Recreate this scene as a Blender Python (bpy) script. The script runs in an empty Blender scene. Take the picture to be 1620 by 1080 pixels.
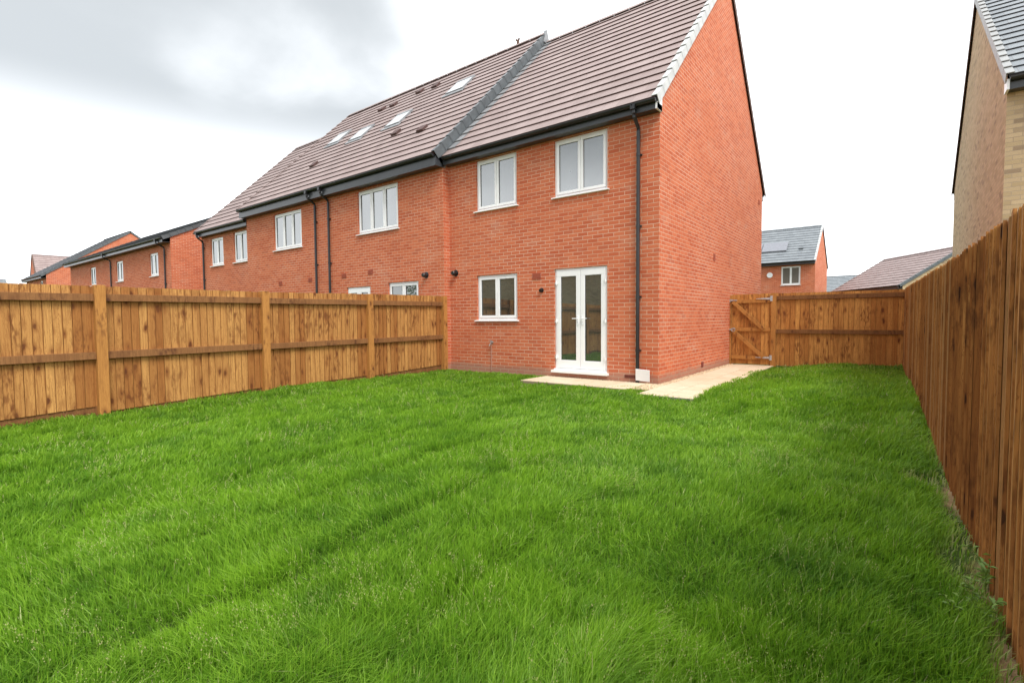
import bpy, math, random
import numpy as np
from mathutils import Matrix, Vector
random.seed(7); rng = np.random.default_rng(7)
sc = bpy.context.scene
R_ = math.radians

# ---------------------------------------------------------------- camera
cam_d = bpy.data.cameras.new('camera'); cam = bpy.data.objects.new('camera', cam_d)
sc.collection.objects.link(cam); sc.camera = cam
cam_d.sensor_width = 36; cam_d.lens = 17.65; cam_d.clip_start = 0.02; cam_d.clip_end = 3000
yaw, pitch, roll = 0.6523, -0.0452, -0.007
fw = Vector((-math.sin(yaw)*math.cos(pitch), math.cos(yaw)*math.cos(pitch), math.sin(pitch)))
rt = Vector((math.cos(yaw), math.sin(yaw), 0)); up = rt.cross(fw)
rt2 = rt*math.cos(roll)+up*math.sin(roll); up2 = up*math.cos(roll)-rt*math.sin(roll)
cam.matrix_world = Matrix(((rt2.x,up2.x,-fw.x,3.4385),(rt2.y,up2.y,-fw.y,-8.9246),(rt2.z,up2.z,-fw.z,1.2083),(0,0,0,1)))

# ---------------------------------------------------------------- world, sun, exposure
SUN_EL, SUN_AZ = R_(54), R_(117)      # azimuth clockwise from +Y
wd = bpy.data.worlds.new('World'); sc.world = wd; wd.use_nodes = True
nt = wd.node_tree; N = nt.nodes; L = nt.links; N.clear()
out = N.new('ShaderNodeOutputWorld'); bg = N.new('ShaderNodeBackground'); L.new(bg.outputs[0], out.inputs[0])
sky = N.new('ShaderNodeTexSky'); sky.sky_type = 'NISHITA'; sky.sun_disc = False
sky.sun_elevation = SUN_EL; sky.sun_rotation = SUN_AZ
skm = N.new('ShaderNodeVectorMath'); skm.operation = 'SCALE'; skm.inputs['Scale'].default_value = 0.12
L.new(sky.outputs[0], skm.inputs[0])
tc = N.new('ShaderNodeTexCoord')
sep = N.new('ShaderNodeSeparateXYZ'); L.new(tc.outputs['Generated'], sep.inputs[0])
# project the direction on a flat cloud deck
zmx = N.new('ShaderNodeMath'); zmx.operation = 'MAXIMUM'; zmx.inputs[1].default_value = 0.0; L.new(sep.outputs[2], zmx.inputs[0])
za = N.new('ShaderNodeMath'); za.operation = 'ADD'; za.inputs[1].default_value = 0.16; L.new(zmx.outputs[0], za.inputs[0])
dv = N.new('ShaderNodeVectorMath'); dv.operation = 'DIVIDE'; L.new(tc.outputs['Generated'], dv.inputs[0]); L.new(za.outputs[0], dv.inputs[1])
def wnoise(scale, detail, rough, off, dist=0.0):
    mp = N.new('ShaderNodeMapping'); mp.inputs['Location'].default_value = off; L.new(dv.outputs[0], mp.inputs[0])
    n = N.new('ShaderNodeTexNoise'); n.inputs['Scale'].default_value = scale; n.inputs['Detail'].default_value = detail
    n.inputs['Roughness'].default_value = rough; n.inputs['Distortion'].default_value = dist; L.new(mp.outputs[0], n.inputs['Vector']); return n
n1 = wnoise(0.55, 5, 0.45, (3.1, 1.7, 0))
n2 = wnoise(1.1, 7, 0.5, (7.3, 4.2, 0), 0.3)
# a broad grey cloud bank to the west (direction of the terrace)
CD = Vector((-0.881, 0.274, 0.386)).normalized()
dt = N.new('ShaderNodeVectorMath'); dt.operation = 'DOT_PRODUCT'; dt.inputs[1].default_value = CD; L.new(tc.outputs['Generated'], dt.inputs[0])
def wmath(op, a, b):
    m = N.new('ShaderNodeMath'); m.operation = op
    for i, v in enumerate((a, b)):
        if isinstance(v, (int, float)): m.inputs[i].default_value = v
        else: L.new(v, m.inputs[i])
    return m.outputs[0]
def wmap(v, a, b, c, d):
    m = N.new('ShaderNodeMapRange'); m.interpolation_type = 'SMOOTHSTEP'; L.new(v, m.inputs[0])
    for i, q in enumerate((a, b, c, d)): m.inputs[i+1].default_value = q
    return m.outputs[0]
bank = wmap(dt.outputs['Value'], 0.86, 0.96, 0.0, 1.0)
nn = wmath('ADD', wmath('MULTIPLY', n1.outputs['Fac'], 0.5), wmath('MULTIPLY', n2.outputs['Fac'], 0.5))
grey_w = wmap(wmath('ADD', nn, wmath('MULTIPLY', bank, 0.36)), 0.56, 0.84, 0.0, 1.0)
# behind the photographer the cloud is greyer and thinner
back = wmap(sep.outputs[1], 0.0, -0.5, 0.0, 1.0)
grey_b = wmath('MULTIPLY', wmap(nn, 0.40, 0.58, 0.0, 1.0), back)
grey = wmath('MULTIPLY', wmath('MAXIMUM', grey_w, grey_b), wmap(sep.outputs[2], 0.20, 0.36, 0.0, 1.0))
cc = N.new('ShaderNodeMix'); cc.data_type = 'RGBA'; L.new(grey, cc.inputs[0])
cc.inputs[6].default_value = (1.0, 1.02, 1.04, 1); cc.inputs[7].default_value = (0.37, 0.39, 0.40, 1)
mx = N.new('ShaderNodeMix'); mx.data_type = 'RGBA'; mx.inputs[0].default_value = 0.93
L.new(skm.outputs[0], mx.inputs[6]); L.new(cc.outputs[2], mx.inputs[7]); L.new(mx.outputs[2], bg.inputs[0])
bg.inputs[1].default_value = 1.0
sd = bpy.data.lights.new('sun', 'SUN'); sd.energy = 1.75; sd.angle = R_(24); sd.color = (1, 0.95, 0.87)
sun = bpy.data.objects.new('sun', sd); sc.collection.objects.link(sun)
tosun = Vector((math.sin(SUN_AZ)*math.cos(SUN_EL), math.cos(SUN_AZ)*math.cos(SUN_EL), math.sin(SUN_EL)))
sun.rotation_euler = tosun.to_track_quat('Z', 'Y').to_euler(); sun.location = (20, -5, 30)
sc.view_settings.view_transform = 'Standard'; sc.view_settings.look = 'None'
sc.view_settings.exposure = 0.98; sc.view_settings.gamma = 1
sc.cycles.max_bounces = 8; sc.cycles.diffuse_bounces = 4; sc.cycles.glossy_bounces = 4; sc.cycles.transmission_bounces = 6

# ---------------------------------------------------------------- materials
def mat(name):
    m = bpy.data.materials.new(name); m.use_nodes = True
    b = m.node_tree.nodes['Principled BSDF']; return m, m.node_tree, b
class G:
    """tiny node helper"""
    def __init__(s, t): s.t = t; s.n = t.nodes; s.l = t.links
    def node(s, ty, **k):
        n = s.n.new(ty)
        for a, v in k.items(): setattr(n, a, v)
        return n
    def put(s, i, v):
        if isinstance(v, bpy.types.NodeSocket): s.l.new(v, i)
        elif isinstance(v, tuple) and len(v) == 3 and i.type == 'RGBA': i.default_value = (*v, 1)
        else: i.default_value = v
    def math(s, op, a, b=0.0, clamp=False):
        n = s.node('ShaderNodeMath', operation=op, use_clamp=clamp); s.put(n.inputs[0], a); s.put(n.inputs[1], b); return n.outputs[0]
    def uv(s): return s.node('ShaderNodeUVMap', uv_map='uv').outputs[0]
    def map(s, v, scale=(1,1,1), loc=(0,0,0)):
        n = s.node('ShaderNodeMapping'); s.put(n.inputs['Vector'], v); n.inputs['Scale'].default_value = scale
        if isinstance(loc, tuple): n.inputs['Location'].default_value = loc
        else: s.l.new(loc, n.inputs['Location'])
        return n.outputs[0]
    def noise(s, v, scale, detail=4, rough=0.5, dist=0.0):
        n = s.node('ShaderNodeTexNoise'); s.put(n.inputs['Vector'], v); n.inputs['Scale'].default_value = scale
        n.inputs['Detail'].default_value = detail; n.inputs['Roughness'].default_value = rough; n.inputs['Distortion'].default_value = dist
        return n.outputs['Fac']
    def ramp(s, v, a, b, c=0.0, d=1.0, smooth=False):
        n = s.node('ShaderNodeMapRange'); 
        if smooth: n.interpolation_type = 'SMOOTHSTEP'
        s.put(n.inputs[0], v)
        for i, q in enumerate((a, b, c, d)): n.inputs[i+1].default_value = q
        return n.outputs[0]
    def mix(s, f, a, b, mode='MIX'):
        n = s.node('ShaderNodeMix', data_type='RGBA', blend_type=mode); s.put(n.inputs[0], f); s.put(n.inputs[6], a); s.put(n.inputs[7], b); return n.outputs[2]
    def bump(s, h, strength=0.3, dist=0.01):
        n = s.node('ShaderNodeBump'); n.inputs['Strength'].default_value = strength; n.inputs['Distance'].default_value = dist; s.put(n.inputs['Height'], h); return n.outputs[0]

def brick_mat(name, c1, c2, c3, mortar, mortar2, lowdirt=True, dark_amt=0.25):
    m, t, b = mat(name); g = G(t); uv = g.uv()
    wob = g.node('ShaderNodeVectorMath', operation='MULTIPLY_ADD')
    nz = g.node('ShaderNodeTexNoise'); nz.inputs['Scale'].default_value = 6; nz.inputs['Detail'].default_value = 3; g.l.new(uv, nz.inputs['Vector'])
    g.l.new(nz.outputs['Color'], wob.inputs[0]); wob.inputs[1].default_value = (0.006, 0.006, 0); g.l.new(uv, wob.inputs[2])
    br = g.node('ShaderNodeTexBrick'); br.offset = 0.5; g.l.new(wob.outputs[0], br.inputs['Vector'])
    br.inputs['Scale'].default_value = 1; br.inputs['Brick Width'].default_value = 0.225; br.inputs['Row Height'].default_value = 0.075
    br.inputs['Mortar Size'].default_value = 0.0052; br.inputs['Mortar Smooth'].default_value = 0.15; br.inputs['Bias'].default_value = 0.0
    br.inputs['Color1'].default_value = (0,0,0,1); br.inputs['Color2'].default_value = (1,1,1,1); br.inputs['Mortar'].default_value = (0.5,0.5,0.5,1)
    rnd = g.node('ShaderNodeSeparateColor'); g.l.new(br.outputs['Color'], rnd.inputs[0]); r = rnd.outputs[0]
    col = g.mix(g.ramp(r, 0.1, 0.6), c1, c2)
    col = g.mix(g.ramp(r, 0.80, 0.98, 0, dark_amt*2.4), col, c3)
    big = g.noise(uv, 0.55, 4, 0.6)
    col = g.mix(g.ramp(big, 0.35, 0.7, 0.0, 0.35), col, c2)
    fine = g.noise(g.map(uv, (1,1,1)), 70, 4, 0.65)
    col = g.mix(1.0, col, g.mix(g.ramp(fine, 0.3, 0.7), (0.86,0.85,0.84), (1.12,1.12,1.12)), 'MULTIPLY')
    # pale lime bloom in drifts
    bl = g.noise(g.map(uv, (0.7, 1.6, 1)), 1.6, 5, 0.62)
    bloom = g.ramp(bl, 0.56, 0.74, 0, 0.30)
    col = g.mix(bloom, col, (0.60, 0.42, 0.32))
    mo = g.mix(g.ramp(g.noise(g.map(uv, (0.6, 1.5, 1)), 0.9, 4, 0.6), 0.40, 0.62), mortar, mortar2)
    if lowdirt:
        sp = g.node('ShaderNodeSeparateXYZ'); g.l.new(g.node('ShaderNodeNewGeometry').outputs['Position'], sp.inputs[0])
        z = g.math('ADD', sp.outputs[2], g.math('MULTIPLY', g.noise(uv, 3, 3), -0.2))
        low = g.ramp(z, 0.10, -0.02, 0, 0.62, True)
        col = g.mix(low, col, (0.34, 0.22, 0.17)); mo = g.mix(low, mo, (0.30, 0.23, 0.18))
    fin = g.mix(br.outputs['Fac'], col, mo)
    g.put(b.inputs['Base Color'], fin); b.inputs['Roughness'].default_value = 0.9; b.inputs['Specular IOR Level'].default_value = 0.2
    h = g.math('ADD', g.math('MULTIPLY', g.math('SUBTRACT', 1.0, br.outputs['Fac']), 1.0), g.math('MULTIPLY', fine, 0.35))
    g.put(b.inputs['Normal'], g.bump(h, 0.55, 0.006)); return m
BRICK = brick_mat('red_brick', (0.48,0.109,0.049), (0.58,0.166,0.079), (0.38,0.087,0.047), (0.56,0.335,0.225), (0.67,0.49,0.37))
BUFF = brick_mat('buff_brick', (0.42,0.315,0.185), (0.53,0.405,0.255), (0.23,0.165,0.115), (0.34,0.26,0.18), (0.42,0.33,0.24), False, 0.34)

def tile_mat(name, c1, c2, cl):
    m, t, b = mat(name); g = G(t); uv = g.uv()
    br = g.node('ShaderNodeTexBrick'); br.offset = 0.5; g.l.new(uv, br.inputs['Vector'])
    br.inputs['Scale'].default_value = 1; br.inputs['Brick Width'].default_value = 0.30; br.inputs['Row Height'].default_value = 0.345
    br.inputs['Mortar Size'].default_value = 0.003; br.inputs['Color1'].default_value = (0,0,0,1); br.inputs['Color2'].default_value = (1,1,1,1); br.inputs['Mortar'].default_value = (.5,.5,.5,1)
    col = g.mix(g.ramp(br.outputs['Color'], 0, 1), c1, c2)
    n = g.noise(uv, 1.3, 5, 0.6); col = g.mix(g.ramp(n, 0.3, 0.75, 0, 0.5), col, cl)
    f = g.noise(uv, 55, 3, 0.6); col = g.mix(1.0, col, g.mix(g.ramp(f, 0.3, 0.7), (0.9,0.9,0.9), (1.08,1.08,1.08)), 'MULTIPLY')
    sk = g.noise(g.map(uv, (3.5,.35,1)), 1.0, 4, .6); col = g.mix(g.ramp(sk, .5, .75, 0, .35), col, c1)
    col = g.mix(g.math('MULTIPLY', br.outputs['Fac'], 0.55), col, (0.09,0.05,0.045))
    g.put(b.inputs['Base Color'], col); b.inputs['Roughness'].default_value = 0.62
    g.put(b.inputs['Normal'], g.bump(g.math('ADD', f, g.math('MULTIPLY', br.outputs['Fac'], -1.5)), 0.3, 0.003)); return m
TILE = tile_mat('brown_tile', (0.235,0.172,0.162), (0.315,0.240,0.228), (0.36,0.285,0.272))
TILE_LIP = tile_mat('brown_tile_edge_shade', (0.065,0.030,0.026), (0.09,0.042,0.036), (0.08,0.04,0.035))  # shadow line along each tile course, put into the lip colour
GTILE = tile_mat('grey_tile', (0.16,0.18,0.20), (0.22,0.245,0.265), (0.27,0.30,0.32))
GTILE_LIP = tile_mat('grey_tile_edge_shade', (0.035,0.04,0.05), (0.05,0.055,0.065), (0.05,0.055,0.06))  # grey lips coloured dark too, as the shadow line of each course
DTILE = tile_mat('slate_tile', (0.055,0.06,0.07), (0.085,0.09,0.10), (0.10,0.11,0.12))

def plain(name, col, rough=0.5, metal=0.0, nscale=8, namt=0.12, spec=0.5, bump=0.0):
    m, t, b = mat(name); g = G(t)
    co = g.node('ShaderNodeTexCoord').outputs['Object']
    n = g.noise(co, nscale, 4, 0.6)
    lo = tuple(c*(1-namt) for c in col); hi = tuple(min(c*(1+namt), 1) for c in col)
    g.put(b.inputs['Base Color'], g.mix(g.ramp(n, 0.3, 0.7), lo, hi)); b.inputs['Roughness'].default_value = rough
    b.inputs['Metallic'].default_value = metal; b.inputs['Specular IOR Level'].default_value = spec
    if bump: g.put(b.inputs['Normal'], g.bump(g.noise(co, nscale*6, 3), bump, 0.003))
    return m
UPVC = plain('white_upvc', (0.86,0.865,0.875), 0.28, nscale=2, namt=0.04)
BLACK = plain('black_plastic', (0.018,0.018,0.02), 0.34, nscale=3, namt=0.3)
FASCIA = plain('dark_grey_fascia', (0.045,0.049,0.056), 0.30, nscale=2, namt=0.2)
VERGE = plain('pale_grey_verge', (0.52,0.54,0.54), 0.5, nscale=4, namt=0.12)
GVERGE = plain('mid_grey_verge', (0.30,0.31,0.31), 0.5, nscale=4, namt=0.12)
DVERGE = plain('dark_grey_verge', (0.10,0.115,0.125), 0.4, nscale=4, namt=0.25)
BVERGE = plain('brown_verge', (0.10,0.05,0.03), 0.6)
LEAD = plain('lead_flashing', (0.24,0.25,0.265), 0.5, nscale=6, namt=0.25)
TERRA = plain('terracotta_vent', (0.38,0.09,0.05), 0.85)
DRED = plain('dark_red_air_brick', (0.22,0.045,0.035), 0.85)
STEEL = plain('galvanised_steel', (0.48,0.50,0.52), 0.38, 0.75, nscale=30, namt=0.2)
WHITEPL = plain('white_plastic', (0.84,0.85,0.88), 0.35, nscale=3, namt=0.03)
LIGHTGREY = plain('solar_cell', (0.20,0.21,0.24), 0.22)
BLIND = plain('closed_blind', (0.14,0.12,0.10), 0.7)
def glass_mat(name, base, ior):
    m, t, b = mat(name); g = G(t)
    b.inputs['Roughness'].default_value = 0.015; b.inputs['IOR'].default_value = ior
    uv = g.uv(); n = g.noise(uv, 1.1, 2)
    g.put(b.inputs['Base Color'], g.mix(g.ramp(n, .35, .65), tuple(c*.6 for c in base), base))
    g.put(b.inputs['Normal'], g.bump(g.noise(uv, 1.6, 2), 0.06, 0.02)); return m
GLASS = glass_mat('window_glass', (0.045,0.055,0.048), 2.6)
GLASS_UP = glass_mat('window_glass_upstairs', (0.13,0.15,0.155), 3.2)

def wood_mat(name, ca, cb, dark, knot, grainamt=0.5):
    m, t, b = mat(name); g = G(t); uv = g.uv()
    geo = g.node('ShaderNodeNewGeometry'); ri = geo.outputs['Random Per Island']
    cmb = g.node('ShaderNodeCombineXYZ'); g.put(cmb.inputs[0], g.math('MULTIPLY', ri, 3.1)); g.put(cmb.inputs[1], g.math('MULTIPLY', ri, 0.9)); g.put(cmb.inputs[2], g.math('MULTIPLY', ri, 4.0))
    vec = g.node('ShaderNodeVectorMath', operation='ADD'); g.put(vec.inputs[0], uv); g.put(vec.inputs[1], cmb.outputs[0]); v = vec.outputs[0]
    # knots in their own cells; the grain bends round them
    kw = g.node('ShaderNodeVectorMath', operation='MULTIPLY_ADD'); nzk = g.node('ShaderNodeTexNoise'); nzk.inputs['Scale'].default_value = 9; g.put(nzk.inputs['Vector'], uv); g.put(kw.inputs[0], nzk.outputs['Color']); kw.inputs[1].default_value = (.05,.07,0); g.put(kw.inputs[2], v)
    kv = g.map(kw.outputs[0], (8.5, 3.6, 1))
    vo = g.node('ShaderNodeTexVoronoi', feature='F1'); g.put(vo.inputs['Vector'], kv); vo.inputs['Scale'].default_value = 1.0; vo.inputs['Randomness'].default_value = 0.95
    kd = vo.outputs['Distance']
    pick = g.node('ShaderNodeSeparateColor'); g.put(pick.inputs[0], vo.outputs['Color'])
    on = g.math('MULTIPLY', g.math('GREATER_THAN', pick.outputs[0], 0.30), g.ramp(pick.outputs[1], 0, 1, .6, 1))
    kn = g.math('MULTIPLY', g.ramp(kd, 0.20, 0.13, 0, 1, True), on)
    halo = g.math('MULTIPLY', g.ramp(kd, 0.46, 0.14, 0, 1, True), on)
    gr = g.noise(g.map(v, (55, 1.6, 1)), 1.0, 6, 0.6, 1.2)
    gr2 = g.noise(g.map(v, (16, 0.7, 1)), 1.0, 3, 0.5, 2.5)
    col = g.mix(ri, ca, cb)
    col = g.mix(g.math('MULTIPLY', g.ramp(gr, 0.42, 0.66), grainamt), col, dark)
    flame = g.noise(g.map(v, (11, 1.1, 1)), 1.0, 4, .55, 3.5); col = g.mix(g.math('MULTIPLY', g.ramp(g.math('PINGPONG', g.math('MULTIPLY', flame, 6.0), 0.5), .14, .02), .55), col, dark)
    col = g.mix(g.ramp(gr2, 0.50, 0.74, 0, 0.45), col, dark)
    st = g.noise(g.map(uv, (2.2, 0.55, 1)), 1.0, 4, 0.6)      # treatment stains across boards
    col = g.mix(g.ramp(st, 0.52, 0.72, 0, 0.5), col, dark)
    col = g.mix(g.math('MULTIPLY', halo, 0.8), col, dark)
    wc = g.noise(g.map(uv, (3.1, 1.3, 1)), 1.0, 2, .5); col = g.mix(g.math('MULTIPLY', g.ramp(wc, .51, .63, 0, .85), g.ramp(g.noise(g.map(v, (30, 9, 1)), 1, 3), .45, .62)), col, tuple((a+b)/2 for a, b in zip(dark, knot)))
    col = g.mix(g.math('MULTIPLY', kn, 0.9), col, knot)
    g.put(b.inputs['Base Color'], col); b.inputs['Roughness'].default_value = 0.78; b.inputs['Specular IOR Level'].default_value = 0.25
    g.put(b.inputs['Normal'], g.bump(gr, 0.35, 0.003)); return m
WOOD = wood_mat('honey_fence_wood', (0.62,0.33,0.105), (0.37,0.155,0.042), (0.20,0.065,0.016), (0.10,0.028,0.010))
WOOD_RAIL = wood_mat('brown_rail_wood', (0.27,0.125,0.045), (0.22,0.10,0.036), (0.13,0.05,0.018), (0.07,0.025,0.012))
WOOD_POST = wood_mat('post_wood', (0.50,0.235,0.062), (0.43,0.19,0.05), (0.28,0.11,0.028), (0.12,0.045,0.018), 0.3)
WOOD_GATE = wood_mat('gate_fence_wood', (0.72,0.36,0.10), (0.50,0.21,0.052), (0.25,0.085,0.02), (0.13,0.036,0.012))
WOOD_DARK = wood_mat('dark_stained_wood', (0.60,0.285,0.085), (0.37,0.145,0.038), (0.18,0.060,0.017), (0.03,0.012,0.007))
WOOD_EDGE = plain('pale_board_edge', (0.42,0.22,0.085), 0.8, nscale=20)

# ---------------------------------------------------------------- mesh building
class MB:
    def __init__(s, M=None): s.v = []; s.f = []; s.uv = []; s.mi = []; s.M = M; s.cur = 0; s.smooth = False
    def face(s, pts, uvs=None):
        i = len(s.v); P = [Vector(p) for p in pts]
        if s.M is not None: P = [s.M @ p for p in P]
        s.v += P; s.f.append(tuple(range(i, i+len(P))))
        if uvs is None:
            n = Vector((0,0,0))
            for a in range(len(P)):
                p, q = P[a], P[(a+1) % len(P)]; n += Vector(((p.y-q.y)*(p.z+q.z), (p.z-q.z)*(p.x+q.x), (p.x-q.x)*(p.y+q.y)))
            n = n.normalized() if n.length > 0 else Vector((0,0,1))
            t = Vector((0,0,1)).cross(n)
            if t.length < 0.2: t = Vector((1,0,0))
            t.normalize(); b = n.cross(t)
            uvs = [(p.dot(t), p.dot(b)) for p in P]
        s.uv.append(uvs); s.mi.append(s.cur)
    def hexa(s, p):   # p: 8 points, bottom ring 0-3 (ccw from above), top ring 4-7, sharing vertices so it is one island
        i = len(s.v); P = [Vector(q) for q in p]
        if s.M is not None: P = [s.M @ q for q in P]
        s.v += P
        for f in ((3,2,1,0),(4,5,6,7),(0,1,5,4),(1,2,6,5),(2,3,7,6),(3,0,4,7)):
            Q = [P[k] for k in f]; n = (Q[1]-Q[0]).cross(Q[2]-Q[1]); 
            n = n.normalized() if n.length > 0 else Vector((0,0,1))
            t = Vector((0,0,1)).cross(n)
            if t.length < 0.2: t = Vector((1,0,0))
            t.normalize(); b = n.cross(t)
            s.f.append(tuple(i+k for k in f)); s.uv.append([(q.dot(t), q.dot(b)) for q in Q]); s.mi.append(s.cur)
    def box(s, x0, x1, y0, y1, z0, z1):
        s.hexa([(x0,y0,z0),(x1,y0,z0),(x1,y1,z0),(x0,y1,z0),(x0,y0,z1),(x1,y0,z1),(x1,y1,z1),(x0,y1,z1)])
    def bar(s, a, b, w, h, upv=(0,0,1)):  # oriented bar
        a, b = Vector(a), Vector(b); d = (b-a).normalized(); u = Vector(upv); r = d.cross(u).normalized(); u = r.cross(d)
        s.hexa([a-r*w/2-u*h/2, a+r*w/2-u*h/2, b+r*w/2-u*h/2, b-r*w/2-u*h/2, a-r*w/2+u*h/2, a+r*w/2+u*h/2, b+r*w/2+u*h/2, b-r*w/2+u*h/2])
    def tube(s, pts, r, n=10, cap=True):
        pts = [Vector(p) for p in pts]; rings = []; i0 = len(s.v)
        rr = r if isinstance(r, (list, tuple)) else [r]*len(pts)
        for k, p in enumerate(pts):
            d = (pts[min(k+1, len(pts)-1)]-pts[max(k-1, 0)]).normalized()
            ref = Vector((0,0,1)) if abs(d.z) < 0.9 else Vector((1,0,0))
            a = d.cross(ref).normalized(); b = d.cross(a)
            for j in range(n):
                an = 2*math.pi*j/n; q = p+(a*math.cos(an)+b*math.sin(an))*rr[k]
                s.v.append(s.M @ q if s.M is not None else q)
        for k in range(len(pts)-1):
            for j in range(n):
                f = (i0+k*n+j, i0+k*n+(j+1) % n, i0+(k+1)*n+(j+1) % n, i0+(k+1)*n+j)
                s.f.append(f); s.uv.append([(0,0),(1,0),(1,1),(0,1)]); s.mi.append(s.cur)
        if cap:
            for k, o in ((0, 1), (len(pts)-1, -1)):
                f = tuple(i0+k*n+j for j in range(n))[::o]; s.f.append(f); s.uv.append([(0,0)]*n); s.mi.append(s.cur)
    def build(s, name, mats, parent=None, bevel=0.0, smooth=False, label=None):
        me = bpy.data.meshes.new(name); o = bpy.data.objects.new(name, me); sc.collection.objects.link(o)
        base = Vector((0,0,0)); p = parent
        while p is not None: base += p.location; p = p.parent
        if parent is not None: o.parent = parent
        me.from_pydata([tuple(v-base) for v in s.v], [], s.f)
        ul = me.uv_layers.new(name='uv'); k = 0
        flat = [c for f in s.uv for u in f for c in u]; ul.data.foreach_set('uv', flat)
        if not isinstance(mats, (list, tuple)): mats = [mats]
        for m in mats: me.materials.append(m)
        me.polygons.foreach_set('material_index', s.mi)
        if smooth: me.polygons.foreach_set('use_smooth', [True]*len(me.polygons))
        me.update()
        if bevel:
            b = o.modifiers.new('bevel', 'BEVEL'); b.width = bevel; b.segments = 2; b.limit_method = 'ANGLE'; b.angle_limit = R_(40)
        if label: o['label'] = label
        return o
def tag(o, label, cat=None, group=None, kind=None):
    o['label'] = label
    if cat: o['category'] = cat
    if group: o['group'] = group
    if kind: o['kind'] = kind
    return o
def thing(name, label, cat, loc=(0,0,0), group=None):
    o = bpy.data.objects.new(name, None); sc.collection.objects.link(o); o.location = loc; o.empty_display_size = 0.2
    return tag(o, label, cat, group)
def struct(o): o['kind'] = 'structure'; return o

# ---------------------------------------------------------------- terrain
def sm(t): t = np.clip(t, 0, 1); return t*t*(3-2*t)
def row(x, y):
    """turf rows laid along the garden: 0..1 across each row, and how strongly the seam shows"""
    x = np.asarray(x, float); y = np.asarray(y, float)
    u = (x-.05+.05*np.sin(y*1.9+1)+.03*np.sin(y*5.3+x))/.9; k = np.floor(u); p = u-k
    st = .45+.55*np.sin(y*1.15+k*2.4)*np.sin(y*.47+k*1.3+2.1); return p, np.clip(st, .03, .75)
def gz(x, y):
    x = np.asarray(x, float); y = np.asarray(y, float)
    z = -0.055 - 0.075*sm((-4.2-y)/3.0) + 0.12*sm((x-0.9)/1.6)*sm((y+3.5)/3.5)
    z = z + 0.018*np.sin(x*1.7+0.6*y)*np.sin(y*1.3+0.8) + 0.010*np.sin(x*4.1+1.1)*np.sin(y*3.7)
    p, st = row(x, y); z = z+st*(.022*np.exp(-((p-.86)/.12)**2)-.018*np.exp(-((np.minimum(p, 1-p))/.07)**2)); return z
def soil_mat():
    m, t, b = mat('lawn_soil'); g = G(t); p = g.node('ShaderNodeNewGeometry').outputs['Position']
    n = g.noise(p, 9, 5, 0.6); n2 = g.noise(p, 1.2, 4, 0.6)
    col = g.mix(g.ramp(n, 0.35, 0.65), (0.045,0.075,0.018), (0.075,0.12,0.025))
    sp = g.node('ShaderNodeSeparateXYZ'); g.l.new(p, sp.inputs[0])
    x = g.math('ADD', sp.outputs[0], g.math('MULTIPLY', g.ramp(n2, 0, 1, -1, 1), 0.35))
    dry = g.math('MULTIPLY', g.ramp(x, 3.66, 3.80, 0, 1, True), g.ramp(sp.outputs[1], -1.5, -3.5, 0, 1, True))
    col = g.mix(dry, col, g.mix(g.ramp(n, .3, .7), (0.24,0.15,0.08), (0.40,0.29,0.16)))
    g.put(b.inputs['Base Color'], col); b.inputs['Roughness'].default_value = 1.0; b.inputs['Specular IOR Level'].default_value = 0.1
    g.put(b.inputs['Normal'], g.bump(g.noise(p, 40, 4), 0.6, 0.02)); return m
def ground():
    xs = np.concatenate([[-600,-200,-80,-30,-12,-7], np.arange(-5.6, 4.3, 0.07), [6,12,30,80,200,600]])
    ys = np.concatenate([[-600,-200,-80,-30,-15], np.arange(-12, 6.0, 0.2), [8,14,30,80,200,900]])
    X, Y = np.meshgrid(xs, ys); ins = (X > -6) & (X < 4.4) & (Y > -13) & (Y < 6)
    Z = np.where(ins, gz(X, Y), -0.14)
    nx, ny = len(xs), len(ys)
    me = bpy.data.meshes.new('ground')
    V = np.stack([X, Y, Z], -1).reshape(-1, 3)
    F = [(j*nx+i, j*nx+i+1, (j+1)*nx+i+1, (j+1)*nx+i) for j in range(ny-1) for i in range(nx-1)]
    me.from_pydata(V.tolist(), [], F); me.materials.append(soil_mat()); me.polygons.foreach_set('use_smooth', [True]*len(F))
    o = bpy.data.objects.new('ground', me); sc.collection.objects.link(o); struct(o); return o
ground()

# ---------------------------------------------------------------- paving and gravel
def slab_mat():
    m, t, b = mat('sandstone_paving'); g = G(t); uv = g.uv(); ri = g.node('ShaderNodeNewGeometry').outputs['Random Per Island']
    col = g.mix(ri, (0.60,0.49,0.34), (0.68,0.57,0.42))
    col = g.mix(g.ramp(g.noise(uv, 3.2, 5, .6), .4, .75, 0, .5), col, (0.44,0.33,0.21))
    f = g.noise(uv, 45, 4, .6); col = g.mix(1.0, col, g.mix(g.ramp(f, .3, .7), (.9,.9,.9), (1.07,1.07,1.07)), 'MULTIPLY')
    g.put(b.inputs['Base Color'], col); b.inputs['Roughness'].default_value = .85
    g.put(b.inputs['Normal'], g.bump(g.noise(uv, 14, 5), .35, .008)); return m
SLAB = slab_mat(); JOINT = plain('paving_joint', (0.26,0.20,0.13), 0.95, nscale=20)
def paving(name, x0, x1, y0, y1, sx, sy, lab):
    mb = MB(); nx = round((x1-x0)/sx); ny = round((y1-y0)/sy); e = 0.0065
    for i in range(nx):
        for j in range(ny):
            z = -0.004+random.uniform(-.002, .002)
            mb.box(x0+i*sx+e, x0+(i+1)*sx-e, y0+j*sy+e, y0+(j+1)*sy-e, -0.05, z)
    mb.cur = 1; mb.box(x0, x1, y0, y1, -0.12, -0.014)
    o = mb.build(name, [SLAB, JOINT], bevel=0.004); struct(o); o['label'] = lab
paving('patio', -2.45, -0.20, -0.95, -0.05, 0.45, 0.45, 'pale sandstone patio slabs below the white french doors')
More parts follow.
